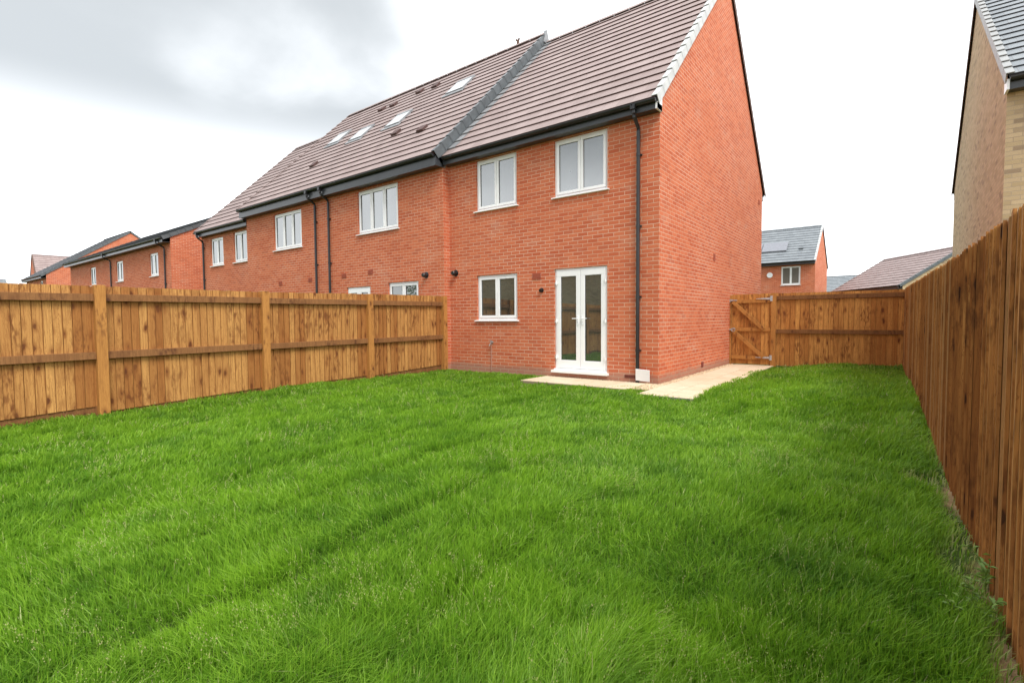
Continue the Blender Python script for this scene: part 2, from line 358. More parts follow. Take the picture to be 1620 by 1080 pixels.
paving('path', 0.15, 1.05, -1.35, 4.95, 0.45, 0.45, 'pale sandstone path running beside the gable wall to the gate')
mb = MB(); mb.box(0.15, 1.05, -1.375, -1.352, -0.10, -0.012); o = mb.build('path_edge', plain('dark_slab_edge', (0.16,0.16,0.15), .9)); struct(o)
def gravel():
    GR = plain('pale_gravel', (0.62,0.49,0.33), .9, nscale=30, namt=.35)
    V = []; F = []; 
    regs = [(0.0, 0.15, -0.35, 4.95, 1300), (-0.45, 0.15, -0.40, -0.02, 900), (-2.45, -0.2, -0.05, 0.0, 180), (-0.30, 0.2, -0.75, -0.38, 500)]
    for (x0,x1,y0,y1,n) in regs:
        for _ in range(n):
            x, y = random.uniform(x0,x1), random.uniform(y0,y1); r = random.uniform(.008,.019); z = -0.03+random.uniform(0,.022)
            a = random.uniform(0, 6.28); i = len(V)
            for k in range(4):
                V.append((x+r*math.cos(a+k*1.57)*random.uniform(.7,1.2), y+r*math.sin(a+k*1.57)*random.uniform(.7,1.2), z))
            V.append((x, y, z+r*.7)); V.append((x, y, z-r*.7))
            for k in range(4): F.append((i+k, i+(k+1) % 4, i+4)); F.append((i+(k+1) % 4, i+k, i+5))
    for (x0,x1,y0,y1,n) in regs:
        i = len(V); V += [(x0,y0,-.028),(x1,y0,-.028),(x1,y1,-.028),(x0,y1,-.028)]; F.append((i,i+1,i+2,i+3))
    me = bpy.data.meshes.new('gravel'); me.from_pydata(V, [], F); me.materials.append(GR)
    o = bpy.data.objects.new('gravel', me); sc.collection.objects.link(o); tag(o, 'pale gravel strip between house wall and paving', 'gravel', kind='stuff')
gravel()

# ---------------------------------------------------------------- house building blocks
def wall_front(mb, x0, x1, y, z0, z1, holes, depth=0.11, sgn=1):
    """rectangular wall facing -Y (sgn 1) with openings and their reveals"""
    xs = sorted({x0, x1, *[h[0] for h in holes], *[h[1] for h in holes]}); zs = sorted({z0, z1, *[h[2] for h in holes], *[h[3] for h in holes]})
    for a, b in zip(xs, xs[1:]):
        for c, d in zip(zs, zs[1:]):
            mx_, mz_ = (a+b)/2, (c+d)/2
            if any(h[0] < mx_ < h[1] and h[2] < mz_ < h[3] for h in holes): continue
            q = [(a,y,c),(b,y,c),(b,y,d),(a,y,d)]; mb.face(q if sgn > 0 else q[::-1])
    for (a, b, c, d) in holes:
        e = y+depth*sgn
        mb.face([(a,y,c),(a,e,c),(a,e,d),(a,y,d)][::-1]); mb.face([(b,y,c),(b,e,c),(b,e,d),(b,y,d)])
        mb.face([(a,y,d),(b,y,d),(b,e,d),(a,e,d)][::-1]); mb.face([(a,y,c),(b,y,c),(b,e,c),(a,e,c)])
def ring(mb, x0, x1, z0, z1, w, y0, y1, wb=None):
    wb = wb or w
    mb.box(x0, x1, y0, y1, z0, z0+wb); mb.box(x0, x1, y0, y1, z1-w, z1)
    mb.box(x0, x0+w, y0, y1, z0+wb, z1-w); mb.box(x1-w, x1, y0, y1, z0+wb, z1-w)
def window(root, x0, x1, y, z0, z1, n=2, M=None, glass=None, fixed=(), sill=True):
    glass = glass or GLASS_UP
    mb = MB(M); ring(mb, x0+.004, x1-.004, z0+.002, z1-.004, .042, y+.045, y+.115)
    w = (x1-x0-.008-.084)/n
    for k in range(1, n): mb.box(x0+.046+k*w-.014, x0+.046+k*w+.014, y+.047, y+.113, z0+.044, z1-.046)
    win = mb.build('window', UPVC, root, bevel=.004)
    for k in range(n):
        a = x0+.046+k*w; b = a+w; mb = MB(M); ring(mb, a+.004, b-.004, z0+.048, z1-.050, .056, y+.030, y+.085)
        mb.build('sash', UPVC, win, bevel=.006)
        mb = MB(M); mb.box(a+.052, b-.052, y+.058, y+.074, z0+.096, z1-.098); mb.build('pane', glass, win)
        mb = MB(M); e = .0595; ring(mb, a+e-.001, b-e+.001, z0+.103, z1-.105, .005, y+.048, y+.0575); mb.build('seal', BLACK, win)
    if sill:
        mb = MB(M); mb.hexa([(x0-.045,y-.05,z0-.032),(x1+.045,y-.05,z0-.032),(x1+.045,y+.05,z0-.032),(x0-.045,y+.05,z0-.032),
                             (x0-.045,y-.05,z0-.010),(x1+.045,y-.05,z0-.010),(x1+.045,y+.05,z0+.004),(x0-.045,y+.05,z0+.004)])
        mb.build('sill', UPVC, win, bevel=.004)
    return win
def french_door(root, x0, x1, y, z0, z1, glass, detail=True):
    mb = MB(); ring(mb, x0+.004, x1-.004, z0+.002, z1-.004, .045, y+.035, y+.110)
    d = mb.build('french_door', UPVC, root, bevel=.004); xm = (x0+x1)/2
    for a, b in ((x0+.047, xm-.003), (xm+.003, x1-.047)):
        lw = .098; mb = MB(); zb, zt = z0+.048, z1-.05
        mb.box(a, b, y+.020, y+.085, zb, zb+.165); mb.box(a, b, y+.020, y+.085, zt-.115, zt)
        mb.box(a, a+lw, y+.020, y+.085, zb+.165, zt-.115); mb.box(b-lw, b, y+.020, y+.085, zb+.165, zt-.115)
        mb.build('door_leaf', UPVC, d, bevel=.006)
        mb = MB(); mb.box(a+lw-.006, b-lw+.006, y+.048, y+.066, zb+.160, zt-.110); mb.build('pane', glass, d)
        mb = MB(); ring(mb, a+lw-.001, b-lw+.001, zb+.164, zt-.114, .007, y+.038, y+.047); mb.build('seal', BLACK, d)
        if detail:
            side = 1 if a > xm-.05 else -1; hx = xm+side*.052; hz = z0+1.07
            mb = MB(); mb.box(hx-.014, hx+.014, y+.008, y+.0195, hz-.13, hz+.06); mb.box(hx-.008, hx+.008, y-.025, y+.008, hz-.008, hz+.008)
            lx = sorted((hx-side*.008, hx+side*.115)); mb.box(lx[0], lx[1], y-.037, y-.023, hz-.009, hz+.009)
            mb.build('handle', STEEL if False else WHITEPL, d, bevel=.003)
            mb = MB(); mb.tube([(hx,y+.0075,hz-.075),(hx,y+.004,hz-.075)], .008); mb.build('lock_cylinder', STEEL, d)
            ex = x0+.047 if side < 0 else x1-.047
            for hz2 in (z0+.28, z0+1.03, z1-.28):
                mb = MB(); mb.box(ex-.035, ex+.035, y+.010, y+.0195, hz2-.035, hz2+.01); mb.tube([(ex,y+.005,hz2-.05),(ex,y+.005,hz2+.05)], .011); mb.build('hinge', UPVC, d, bevel=.002)
    mb = MB(); mb.box(x0-.04, x1+.04, y-.085, y+.03, z0-.05, z0+.0); mb.box(x0+.0, x1-.0, y-.03, y+.034, z0+.0015, z0+.03); mb.build('threshold', UPVC, d, bevel=.004)
    return d
def slope_frame(ye, ze, yr, zr):
    e = Vector((0, ye, ze)); r = Vector((0, yr, zr)); s = (r-e); Ln = s.length; s.normalize()
    n = Vector((0, -s.z, s.y)) if s.y > 0 else Vector((0, s.z, -s.y))
    return e, s, n, Ln
def roof_slope(mb, x0, x1, ye, ze, yr, zr, gauge=0.345, lip=0.030, phase=0.0):
    e, s, n, Ln = slope_frame(ye, ze, yr, zr); fl = (s.y < 0)
    P = lambda x, a, h: Vector((x, 0, 0))+e+s*a+n*h
    a = 0.0; i = 0
    while a < Ln-0.001:
        b = min(a+gauge, Ln); top = lip; low = 0.003
        q = [P(x0,a,top),P(x1,a,top),P(x1,b,low),P(x0,b,low)]
        mb.cur = 0; mb.face(q[::-1] if fl else q, [(u[0], u[1]) for u in (((x0,a),(x1,a),(x1,b),(x0,b)) if not fl else ((x0,b),(x1,b),(x1,a),(x0,a)))])
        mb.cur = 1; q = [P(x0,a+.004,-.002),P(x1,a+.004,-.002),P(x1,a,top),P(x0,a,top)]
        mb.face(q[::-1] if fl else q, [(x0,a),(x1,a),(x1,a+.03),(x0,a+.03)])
        for xx, o in ((x0, 1), (x1, -1)):
            q = [P(xx,a,top),P(xx,b,low),P(xx,b,-.05),P(xx,a,-.05)]; mb.face(q[::o])
        a += gauge; i += 1
    mb.cur = 1; q = [P(x0,.004,-.05),P(x1,.004,-.05),P(x1,Ln,-.05),P(x0,Ln,-.05)]; mb.face(q if fl else q[::-1])
    q = [P(x0,.004,-.05),P(x1,.004,-.05),P(x1,.004,-.002),P(x0,.004,-.002)]; mb.face(q[::-1] if fl else q)
    mb.cur = 0
def verge_caps(mb, x, side, ye, ze, yr, zr, gauge=0.345, w=0.055, drop=0.125, start=0.0, inner=0.05):
    """stepped dry verge units; side +1 at the right end"""
    e, s, n, Ln = slope_frame(ye, ze, yr, zr); P = lambda xx, a, h: Vector((xx,0,0))+e+s*a+n*h
    xa, xb = (x-inner, x+w) if side > 0 else (x-w, x+inner)
    a = start
    while a < Ln-.05:
        b = min(a+gauge*1.04, Ln+.0); t0, t1 = .052, .026
        mb.hexa([P(xa,a,t0-.014),P(xb,a,t0-.014),P(xb,b,t1-.014),P(xa,b,t1-.014),P(xa,a,t0),P(xb,a,t0),P(xb,b,t1),P(xa,b,t1)])
        ya, yb = (xb-.012, xb) if side > 0 else (xa, xa+.012)
        mb.hexa([P(ya,a,-drop+.006),P(yb,a,-drop+.006),P(yb,b,-drop),P(ya,b,-drop),P(ya,a,t0-.015),P(yb,a,t0-.015),P(yb,b,t1-.015),P(ya,b,t1-.015)])
        a += gauge
def gutter(mb, x0, x1, y, z, r=.056):
    """half round gutter, back edge at y, rim at z"""
    n = 8; cy = y-r
    pr = [(cy-r*math.cos(math.pi*k/n), z-r*1.05*math.sin(math.pi*k/n)) for k in range(n+1)]
    pi_ = [(cy-(r-.006)*math.cos(math.pi*k/n), z-(r-.006)*1.05*math.sin(math.pi*k/n)) for k in range(n+1)]
    for k in range(n):
        (a,b),(c,d) = pr[k], pr[k+1]; mb.face([(x0,a,b),(x0,c,d),(x1,c,d),(x1,a,b)])
        (a,b),(c,d) = pi_[k], pi_[k+1]; mb.face([(x0,a,b),(x1,a,b),(x1,c,d),(x0,c,d)])
    for k in (0, n):
        (a,b),(c,d) = pr[k], pi_[k]; mb.face([(x0,a,b),(x1,a,b),(x1,c,d),(x0,c,d)] if k == 0 else [(x0,c,d),(x1,c,d),(x1,a,b),(x0,a,b)])
    for xx, o in ((x0,-1),(x1,1)): mb.face([(xx,a,b) for a,b in pr][::-o])
    x = x0+.3
    while x < x1: mb.box(x-.012, x+.012, cy-r-.004, cy-r+.003, z-.04, z+.004); x += .9
def downpipe(root, x, yw, gz_, y_g, zbot, M=None, clips=(4.2, 2.9, 1.6, .6)):
    mb = MB(M); r = .034; yp = yw-.055
    mb.box(x-.042, x+.042, y_g-.115, y_g-.0, gz_-.115, gz_-.03)
    mb.tube([(x,y_g-.055,gz_-.10),(x,y_g-.055,gz_-.17),(x,y_g-.03,gz_-.22),(x,yp-.01,gz_-.36),(x,yp,gz_-.42),(x,yp,zbot)], r, 12)
    for c in clips: mb.tube([(x,yp,c-.03),(x,yp,c+.03)], r+.006, 12); mb.box(x-.055, x+.055, yp+.03, yw, c-.014, c+.014)
    return mb.build('downpipe', BLACK, root, smooth=False)
def round_flue(root, x, y, z, r=.055, M=None):
    mb = MB(M); mb.tube([(x,y+.0,z),(x,y-.012,z)], r*1.45, 20); f = mb.build('flue', BLACK, root)
    mb = MB(M); mb.tube([(x,y-.012,z),(x,y-.11,z-.004),(x,y-.13,z-.006)], [r,r,r*.75], 20); mb.build('flue_terminal', BLACK, f, bevel=.003)
def vent_brick(root, x, y, z, w=.215, h=.14, m=None, axis='y', M=None):
    mb = MB(M)
    for k in range(5):
        zz = z-h/2+k*h/5
        if axis == 'y': mb.box(x-w/2, x+w/2, y-.012-.004*(k % 2), y+.02, zz, zz+h/5-.008)
        else: mb.box(y-.02, y+.012+.004*(k % 2), x-w/2, x+w/2, zz, zz+h/5-.008)
    return mb.build('wall_vent', m or TERRA, root)

def house(name, label, group, X0, X1, Yf, Yb, zb, ze, pitch=45, ov=.25, fh=.20, wall=None, tile=None, M=None,
          holes=(), windows=(), gl=True, gr=True, left_cap=None, right_cap=None, cat='house', gutter_x=None, fascia_end=False, rear_cap=None, upper_glass=None, fov=.20):
    wall = wall or BRICK; tile = tile or (TILE, TILE_LIP); tp = math.tan(R_(pitch))
    loc = Vector(((X0+X1)/2, (Yf+Yb)/2, zb+.2))
    if M is not None: loc = M @ loc
    root = thing(name, label, cat, loc, group)
    Yr = (Yf+Yb)/2; ye = Yf-ov; yb = Yb+ov; zr = ze+(Yr-ye)*tp; zf = ze-fh; wt = ze+ov*tp-.075
    mb = MB(M)
    wall_front(mb, X0, X1, Yf, zb, zf+.06, list(holes)); 
    if not (gl or gr): mb.build('wall', wall, root); mb = MB(M)
    mb.face([(X0,Yb,zb),(X1,Yb,zb),(X1,Yb,zf+.06),(X0,Yb,zf+.06)][::-1])
    for xx, o, on in ((X0,-1,gl),(X1,1,gr)):
        if on: mb.face([(xx,Yf,zb),(xx,Yb,zb),(xx,Yb,wt),(xx,Yr,zr-.075),(xx,Yf,wt)][::o])
    mb.build('wall', wall, root)
    mb = MB(M); roof_slope(mb, X0, X1, ye, ze, Yr, zr); roof_slope(mb, X0, X1, yb, ze, Yr, zr)
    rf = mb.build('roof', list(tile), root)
    mb = MB(M)    # ridge tiles
    x = X0
    while x < X1-.01:
        b = min(x+.45, X1); h = .075; t = .004
        for sg in (-1, 1):
            q = [(x+t,Yr+sg*.13,zr-.10*tp+.05),(b-t,Yr+sg*.13,zr-.10*tp+.05),(b-t,Yr,zr+h),(x+t,Yr,zr+h)]; mb.face(q if sg < 0 else q[::-1])
        x += .45
    for xx, o in ((X0,-1),(X1,1)): mb.face([(xx,Yr-.13,zr-.10*tp+.05),(xx,Yr+.13,zr-.10*tp+.05),(xx,Yr,zr+h)][::o])
    mb.build('ridge_tile', tile[0], rf)
    for side, xx, cap in ((-1,X0,left_cap),(1,X1,right_cap)):
        if cap is None: continue
        mb = MB(M); verge_caps(mb, xx, side, ye, ze, Yr, zr); mb.build('verge', cap, rf)
        mb = MB(M); verge_caps(mb, xx, side, yb, ze, Yr, zr, drop=.10); mb.build('verge', rear_cap or cap, rf)
    mb = MB(M)
    mb.box(X0+.002, X1-.002, Yf-fov, Yf-.001, zf, zf+.018)         # soffit
    mb.box(X0+.002, X1-.002, Yf-fov-.018, Yf-fov-.0005, zf-.012, ze-.045)
    mb.build('fascia', FASCIA, root)
    mb = MB(M); mb.box(X0+.002, X1-.002, Yb+.001, Yb+fov, zf, ze-.045); mb.build('fascia', FASCIA, root)
    gx = gutter_x or (X0, X1); mb = MB(M); gutter(mb, gx[0], gx[1], Yf-fov-.019, ze-.022); mb.build('gutter', BLACK, root)
    for (a,b,c,d,n) in windows: window(root, a, b, Yf, c, d, n, M, upper_glass)
    return root, dict(ye=ye, ze=ze, Yr=Yr, zr=zr, tp=tp)

GRP = 'red brick houses of the terrace behind the garden'
# --- the main house (end of terrace)
hA = [(-2.2544,-1.0374,3.707,4.867),(-4.4042,-3.2206,3.707,4.867),(-4.4042,-3.2206,1.183,2.218),(-2.2544,-1.0374,.133,2.233)]
A, a_ = house('end_terrace_house', 'red brick end of terrace house with white french doors opening to the lawn', GRP, -5.28, 0.0, 0.0, 8.67, -.35, 5.06,
              ov=.25, fh=.165, holes=hA, gl=False, right_cap=VERGE, rear_cap=BVERGE, gutter_x=(-5.2, 0.03))
window(A, *hA[0][:2], 0, *hA[0][2:], 2); window(A, *hA[1][:2], 0, *hA[1][2:], 2); window(A, *hA[2][:2], 0, *hA[2][2:], 2, glass=GLASS)
french_door(A, *hA[3][:2], 0, *hA[3][2:], GLASS)
mb = MB(); mb.face([(0.034,-.225,4.885),(0.034,.012,4.885),(0.034,.012,5.18),(0.034,-.225,4.99)]); mb.box(-.001,.034,-.222,.012,4.882,4.99); mb.build('fascia_end', WHITEPL, A)
downpipe(A, -.385, 0, 5.05, -.22, -.10)
vent_brick(A, -2.70, 0, 2.12); vent_brick(A, -.56, 0, .10, .215, .062, DRED); vent_brick(A, 3.47, 0, 2.63, .14, .17, axis='x'); vent_brick(A, 8.2, 0, 4.75, .14, .15, axis='x')
vent_brick(A, 2.62, 0, .16, .14, .12, DRED, axis='x')
round_flue(A, -5.08, 0, 2.32)
mb = MB(); mb.tube([(-2.57,.0,1.81),(-2.57,-.02,1.81)], .05, 18); mb.tube([(-2.57,-.02,1.81),(-2.57,-.06,1.80)], .036, 18); mb.build('overflow_pipe', BLACK, A)
mb = MB(); x = -3.95
mb.tube([(x,-.0,.67),(x,-.07,.67)], .014); mb.tube([(x,-.05,.70),(x,-.05,.62)], .013); mb.tube([(x-.035,-.06,.71),(x+.035,-.06,.71)], .008); mb.tube([(x,-.05,.64),(x+.0,-.10,.63),(x,-.105,.59)], .010)
tp_ = mb.build('outdoor_tap', STEEL, A); mb = MB(); mb.tube([(x-.02,-.018,.67),(x-.02,-.018,.02)], .008); mb.build('pipe', plain('grey_pipe', (.42,.24,.19), .5), tp_)
mb = MB()
for px in (x,): mb.box(px-.03, px+.03, -.012, 0, .655, .70)
mb.build('wall_plate', STEEL, tp_)

# --- middle houses share one higher roof
MG = GRP
hB1 = [(-8.66,-6.93,3.60,4.79),(-7.39,-6.20,1.17,2.19),(-9.24,-8.15,.10,2.14)]
B1, b_ = house('terraced_house', 'middle terrace house with black flues and three pane window beside the step in the roof', MG, -10.36, -5.28, -.20, 8.70, -.35, 5.12,
              ov=.30, fh=.27, holes=hB1, gl=False, gr=False, fov=.24)
window(B1, -8.66,-6.93,-.20,3.60,4.79,3); window(B1, -7.39,-6.20,-.20,1.17,2.19,2,glass=GLASS); french_door(B1, -9.24,-8.15,-.20,.10,2.14,GLASS,False)
downpipe(B1, -10.01, -.20, 5.10, -.46, -.1); round_flue(B1, -5.90, -.20, 2.31)
vent_brick(B1, -9.36, -.2, 2.50); vent_brick(B1, -8.13, -.2, 2.53)
mb = MB(); mb.box(-5.40,-5.2805,-.20,.0,-.35,4.9); 
mb = MB(); mb.face([(-5.28,-.20,-.35),(-5.28,0.001,-.35),(-5.28,0.001,4.92),(-5.28,-.20,4.92)]); mb.build('side_wall', BRICK, B1)
# raised verge of the higher roof over the end house
mb = MB(); verge_caps(mb, -5.28, 1, b_['ye'], b_['ze'], b_['Yr'], b_['zr'], drop=.17, w=.05); verge_caps(mb, -5.28, 1, 9.0, b_['ze'], b_['Yr'], b_['zr'], drop=.17, w=.05)
vg = mb.build('verge', DVERGE, B1)
mb = MB(); e, s, n, Ln = slope_frame(b_['ye'], b_['ze'], b_['Yr'], b_['zr'])
P = lambda x, a, h: Vector((x,0,0))+e+s*a+n*h
mb.face([P(-5.262,.02,-.45),P(-5.262,Ln,-.45),P(-5.262,Ln,-.02),P(-5.262,.02,-.02)])
a = .45
while a < Ln-.2:      # stepped lead tabs lying on the lower roof
    h0 = -.245
    q = [P(-5.26,a,h0+.07),P(-5.03,a+.02,h0+.062),P(-5.03,a+.30,h0+.040),P(-5.26,a+.345,h0+.045)]; mb.face(q)
    mb.face([P(-5.26,a,h0),P(-5.03,a+.02,h0),P(-5.03,a+.02,h0+.062),P(-5.26,a,h0+.07)])
    a += .345
mb.build('flashing', LEAD, B1)
mb = MB(); r0 = b_['Yr']; zz = b_['zr']
mb.hexa([(-5.30,r0-.17,zz-.30),(-5.20,r0-.17,zz-.30),(-5.20,r0+.17,zz-.30),(-5.30,r0+.17,zz-.30),(-5.30,r0-.02,zz+.11),(-5.20,r0-.02,zz+.11),(-5.20,r0+.02,zz+.11),(-5.30,r0+.02,zz+.11)])
mb.build('ridge_end_cap', LEAD, B1, bevel=.01)
mb = MB(); mb.box(-5.30,-5.262,-.46,-.18,4.84,5.06); mb.build('fascia_end', FASCIA, B1)
mb = MB(); mb.tube([(-6.3,r0,zz+.02),(-6.3,r0,zz+.15)], .045, 10); mb.tube([(-6.3,r0,zz+.13),(-6.25,r0,zz+.22)], .03, 8); mb.tube([(-6.3,r0,zz+.13),(-6.37,r0,zz+.21)], .03, 8); mb.build('ridge_terminal', BVERGE, B1)

hB2 = [(-13.30,-11.58,3.55,4.745)]
B2, b2_ = house('terraced_house', 'middle terrace house left of the twin black downpipes with one three pane window', MG, -15.22, -10.36, -.20, 8.70, -.35, 5.12,
              ov=.30, fh=.27, holes=hB2, gl=False, gr=False, left_cap=TILE, fov=.24)
window(B2, -13.30,-11.58,-.20,3.55,4.745,3); downpipe(B2, -10.72, -.20, 5.10, -.46, -.1)
vent_brick(B2, -12.95, -.2, 2.45); vent_brick(B2, -11.15, -.2, 2.47)
mb = MB(); mb.face([(-15.22,-.20,-.35),(-15.22,8.7,-.35),(-15.22,8.7,5.2),(-15.22,4.25,9.7),(-15.22,-.20,5.2)][::-1]); mb.build('side_wall', BRICK, B2)

def roof_item(root, fr, x, y, kind):
    """skylights and vent tiles set into a front slope, y = plan position"""
    e, s, n, Ln = slope_frame(fr['ye'], fr['ze'], fr['Yr'], fr['zr']); P = lambda xx, a, h: Vector((xx,0,0))+e+s*a+n*h
    a0 = (y-fr['ye'])/s.y
    def sb(mb, x0,x1,a,b,h0,h1): mb.hexa([P(x0,a,h0),P(x1,a,h0),P(x1,b,h0),P(x0,b,h0),P(x0,a,h1),P(x1,a,h1),P(x1,b,h1),P(x0,b,h1)])
    if kind == 'sky':
        w, l = .36, .42
        mb = MB(); sb(mb,x-w,x+w,a0-l,a0-l+.045,.0,.072); sb(mb,x-w,x+w,a0+l-.10,a0+l,.0,.078); sb(mb,x-w,x-w+.035,a0-l+.045,a0+l-.10,.0,.070); sb(mb,x+w-.035,x+w,a0-l+.045,a0+l-.10,.0,.070)
        sb(mb,x-w-.08,x+w+.08,a0-l-.16,a0-l,.02,.045)
        k = mb.build('roof_window', LEAD, root, bevel=.004)
        mb = MB(); sb(mb,x-w+.03,x+w-.03,a0-l+.04,a0+l-.09,.05,.066); mb.build('pane', SKYGLASS, k)
    else:
        mb = MB(); sb(mb,x-.13,x+.13,a0-.10,a0+.16,.02,.085); mb.hexa([P(x-.11,a0-.101,.035),P(x+.11,a0-.101,.035),P(x+.11,a0-.09,.035),P(x-.11,a0-.09,.035),P(x-.11,a0-.101,.07),P(x+.11,a0-.101,.07),P(x+.11,a0-.09,.07),P(x-.11,a0-.09,.07)])
        mb.build('roof_vent', TILE_LIP, root, bevel=.006)
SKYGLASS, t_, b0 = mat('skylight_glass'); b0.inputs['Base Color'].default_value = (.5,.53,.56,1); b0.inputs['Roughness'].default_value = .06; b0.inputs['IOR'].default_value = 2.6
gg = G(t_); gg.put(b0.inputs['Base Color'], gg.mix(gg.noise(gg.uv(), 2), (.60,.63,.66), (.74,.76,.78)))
for x, y in ((-7.42,2.78),(-9.40,2.00)): roof_item(B1, b_, x, y, 'sky')
for x, y in ((-11.32,1.98),(-13.10,2.30)): roof_item(B2, b2_, x, y, 'sky')
for x, y in ((-10.18,3.63),(-9.31,3.56),(-8.46,1.07),(-7.0,.75)): roof_item(B1, b_, x, y, 'v')
for x, y in ((-12.01,3.4),(-11.33,3.39),(-12.48,.84)): roof_item(B2, b2_, x, y, 'v')

hC = [(-16.72,-15.66,3.42,4.56),(-18.75,-17.62,3.42,4.52)]
C_, c_ = house('end_terrace_house', 'far end terrace house with lower roof and two narrow white windows', GRP, -19.62, -15.22, 0.0, 8.67, -.4, 4.84,
              ov=.25, fh=.20, holes=hC, gr=False, left_cap=TILE)
for h in hC: window(C_, h[0],h[1],0,h[2],h[3],2)
downpipe(C_, -19.35, 0, 4.82, -.22, -.1)
mb = MB(); mb.face([(-15.22,-.2,-.35),(-15.22,0,-.35),(-15.22,0,4.9),(-15.22,-.2,4.9)])

# --- houses beyond
hD = [(-25.05,-23.95,3.35,4.42),(-30.1,-29.0,3.35,4.42),(-35.0,-33.9,3.35,4.42)]
D_, d_ = house('detached_house', 'red brick house with black tiled roof just beyond the far end of the terrace', 'red brick houses beyond the terrace', -39.5, -22.4, -.2, 8.0, -.5, 4.92,
              pitch=26.5, ov=.35, fh=.2, holes=hD, tile=(DTILE, DTILE), right_cap=DVERGE, left_cap=DVERGE, fov=.30)
for h in hD: window(D_, h[0],h[1],-.2,h[2],h[3],2)
downpipe(D_, -23.0, -.2, 4.9, -.52, -.1); downpipe(D_, -30.9, -.2, 4.9, -.52, -.1)
hE = [(-51.3,-50.4,3.5,4.5)]
E_, e_ = house('detached_house', 'orange red brick gable house with dark verge, second beyond the terrace', 'red brick houses beyond the terrace', -56.5, -49.2, .3, 11.4, -.5, 4.82,
              pitch=35, ov=.35, holes=hE, tile=(DTILE, DTILE), right_cap=DVERGE, fov=.3)
window(E_, -51.3,-50.4,.3,3.5,4.5,1)
# far brown roofed house with its ridge running away from the garden
M = Matrix.Translation((-72.0, 3.6, 0)) @ Matrix.Rotation(R_(85.5), 4, 'Z')
house('detached_house', 'distant house with brown tiled roof showing behind the gable house', 'houses on the skyline', 0, 14, 0, 9.4, -.5, 4.6, pitch=42, tile=(TILE, TILE_LIP), M=M, left_cap=BVERGE)
house('detached_house', 'distant house whose low grey roof just tops the fence at the far left', 'houses on the skyline', 0, 20, 0, 9.4, -.5, 3.0, pitch=34, tile=(GTILE, GTILE_LIP), M=Matrix.Translation((-78.0, -17.5, 0)) @ Matrix.Rotation(R_(90), 4, 'Z'))

# --- right hand background
hH = [(-2.93,-1.75,3.39,4.66)]
H_, h_ = house('detached_house', 'red brick house with grey roof and solar panels beyond the side gate', 'houses on the skyline', -8.5, -.9, 30.13, 37.3, -.5, 4.93,
               pitch=36, ov=.3, fh=.18, holes=hH, tile=(GTILE, GTILE_LIP), right_cap=VERGE, upper_glass=BLIND, rear_cap=BVERGE, fov=.25)
window(H_, -2.93,-1.75,30.13,3.39,4.66,2,glass=BLIND)
mb = MB(); mb.tube([(-3.63,30.13,4.12),(-3.63,30.05,4.12)], .16, 24); mb.build('alarm_box', WHITEPL, H_, bevel=.02)
e, s, n, Ln = slope_frame(h_['ye'], h_['ze'], h_['Yr'], h_['zr']); P = lambda xx, a, h: Vector((xx,0,0))+e+s*a+n*h
for x0 in (-6.0, -4.36):
    mb = MB(); x1 = x0+1.6; mb.hexa([P(x0,1.45,.05),P(x1,1.45,.05),P(x1,2.65,.05),P(x0,2.65,.05),P(x0,1.45,.11),P(x1,1.45,.11),P(x1,2.65,.11),P(x0,2.65,.11)]); mb.build('solar_panel', LIGHTGREY, H_, bevel=.01)
mb = MB(); mb.hexa([P(-2.0,1.55,.03),P(-1.75,1.55,.03),P(-1.75,1.75,.03),P(-2.0,1.75,.03),P(-2.0,1.55,.12),P(-1.75,1.55,.12),P(-1.75,1.75,.10),P(-2.0,1.75,.10)]); mb.build('roof_vent', DVERGE, H_)
# low brown roofed house, turned, with a buff gable
ang = math.atan2(.8541, -.5201)
M = Matrix.Translation((3.72, 28.2, 0)) @ Matrix.Rotation(ang+math.pi, 4, 'Z')
house('bungalow', 'low buff brick house with pinkish brown roof beyond the corner of the fences', 'houses on the skyline', -7.4, 0, 0, 6.6, -.5, 3.0, pitch=32.5, ov=.2, wall=BUFF, right_cap=DVERGE, left_cap=TILE, M=M, cat='house')
house('detached_house', 'far house with plain grey roof between the panelled house and the bungalow', 'houses on the skyline', -6, 6, 0, 8, -.5, 3.4, pitch=36, tile=(GTILE, GTILE_LIP), M=Matrix.Translation((-1.5, 66.0, 0)))
# buff neighbour close on the right
K_, k_ = house('neighbour_house', 'tall buff brick house with grey tiled roof rising over the right hand fence', None, 4.85, 13.0, 3.05, 12.7, -.35, 5.14, pitch=36.5, ov=.28, fh=.19,
               wall=BUFF, tile=(GTILE, GTILE_LIP), left_cap=GVERGE, right_cap=GVERGE, rear_cap=BVERGE)
mb = MB(); mb.box(4.815,4.851,2.80,3.06,4.93,5.10); mb.build('fascia_end', WHITEPL, K_)
# house and trees behind the camera, seen in the glass
house('rear_house', 'buff brick house standing behind the photographer, seen only in the window glass', None, -26, -7, -30, -22, -.5, 5.0, pitch=38, wall=BUFF)

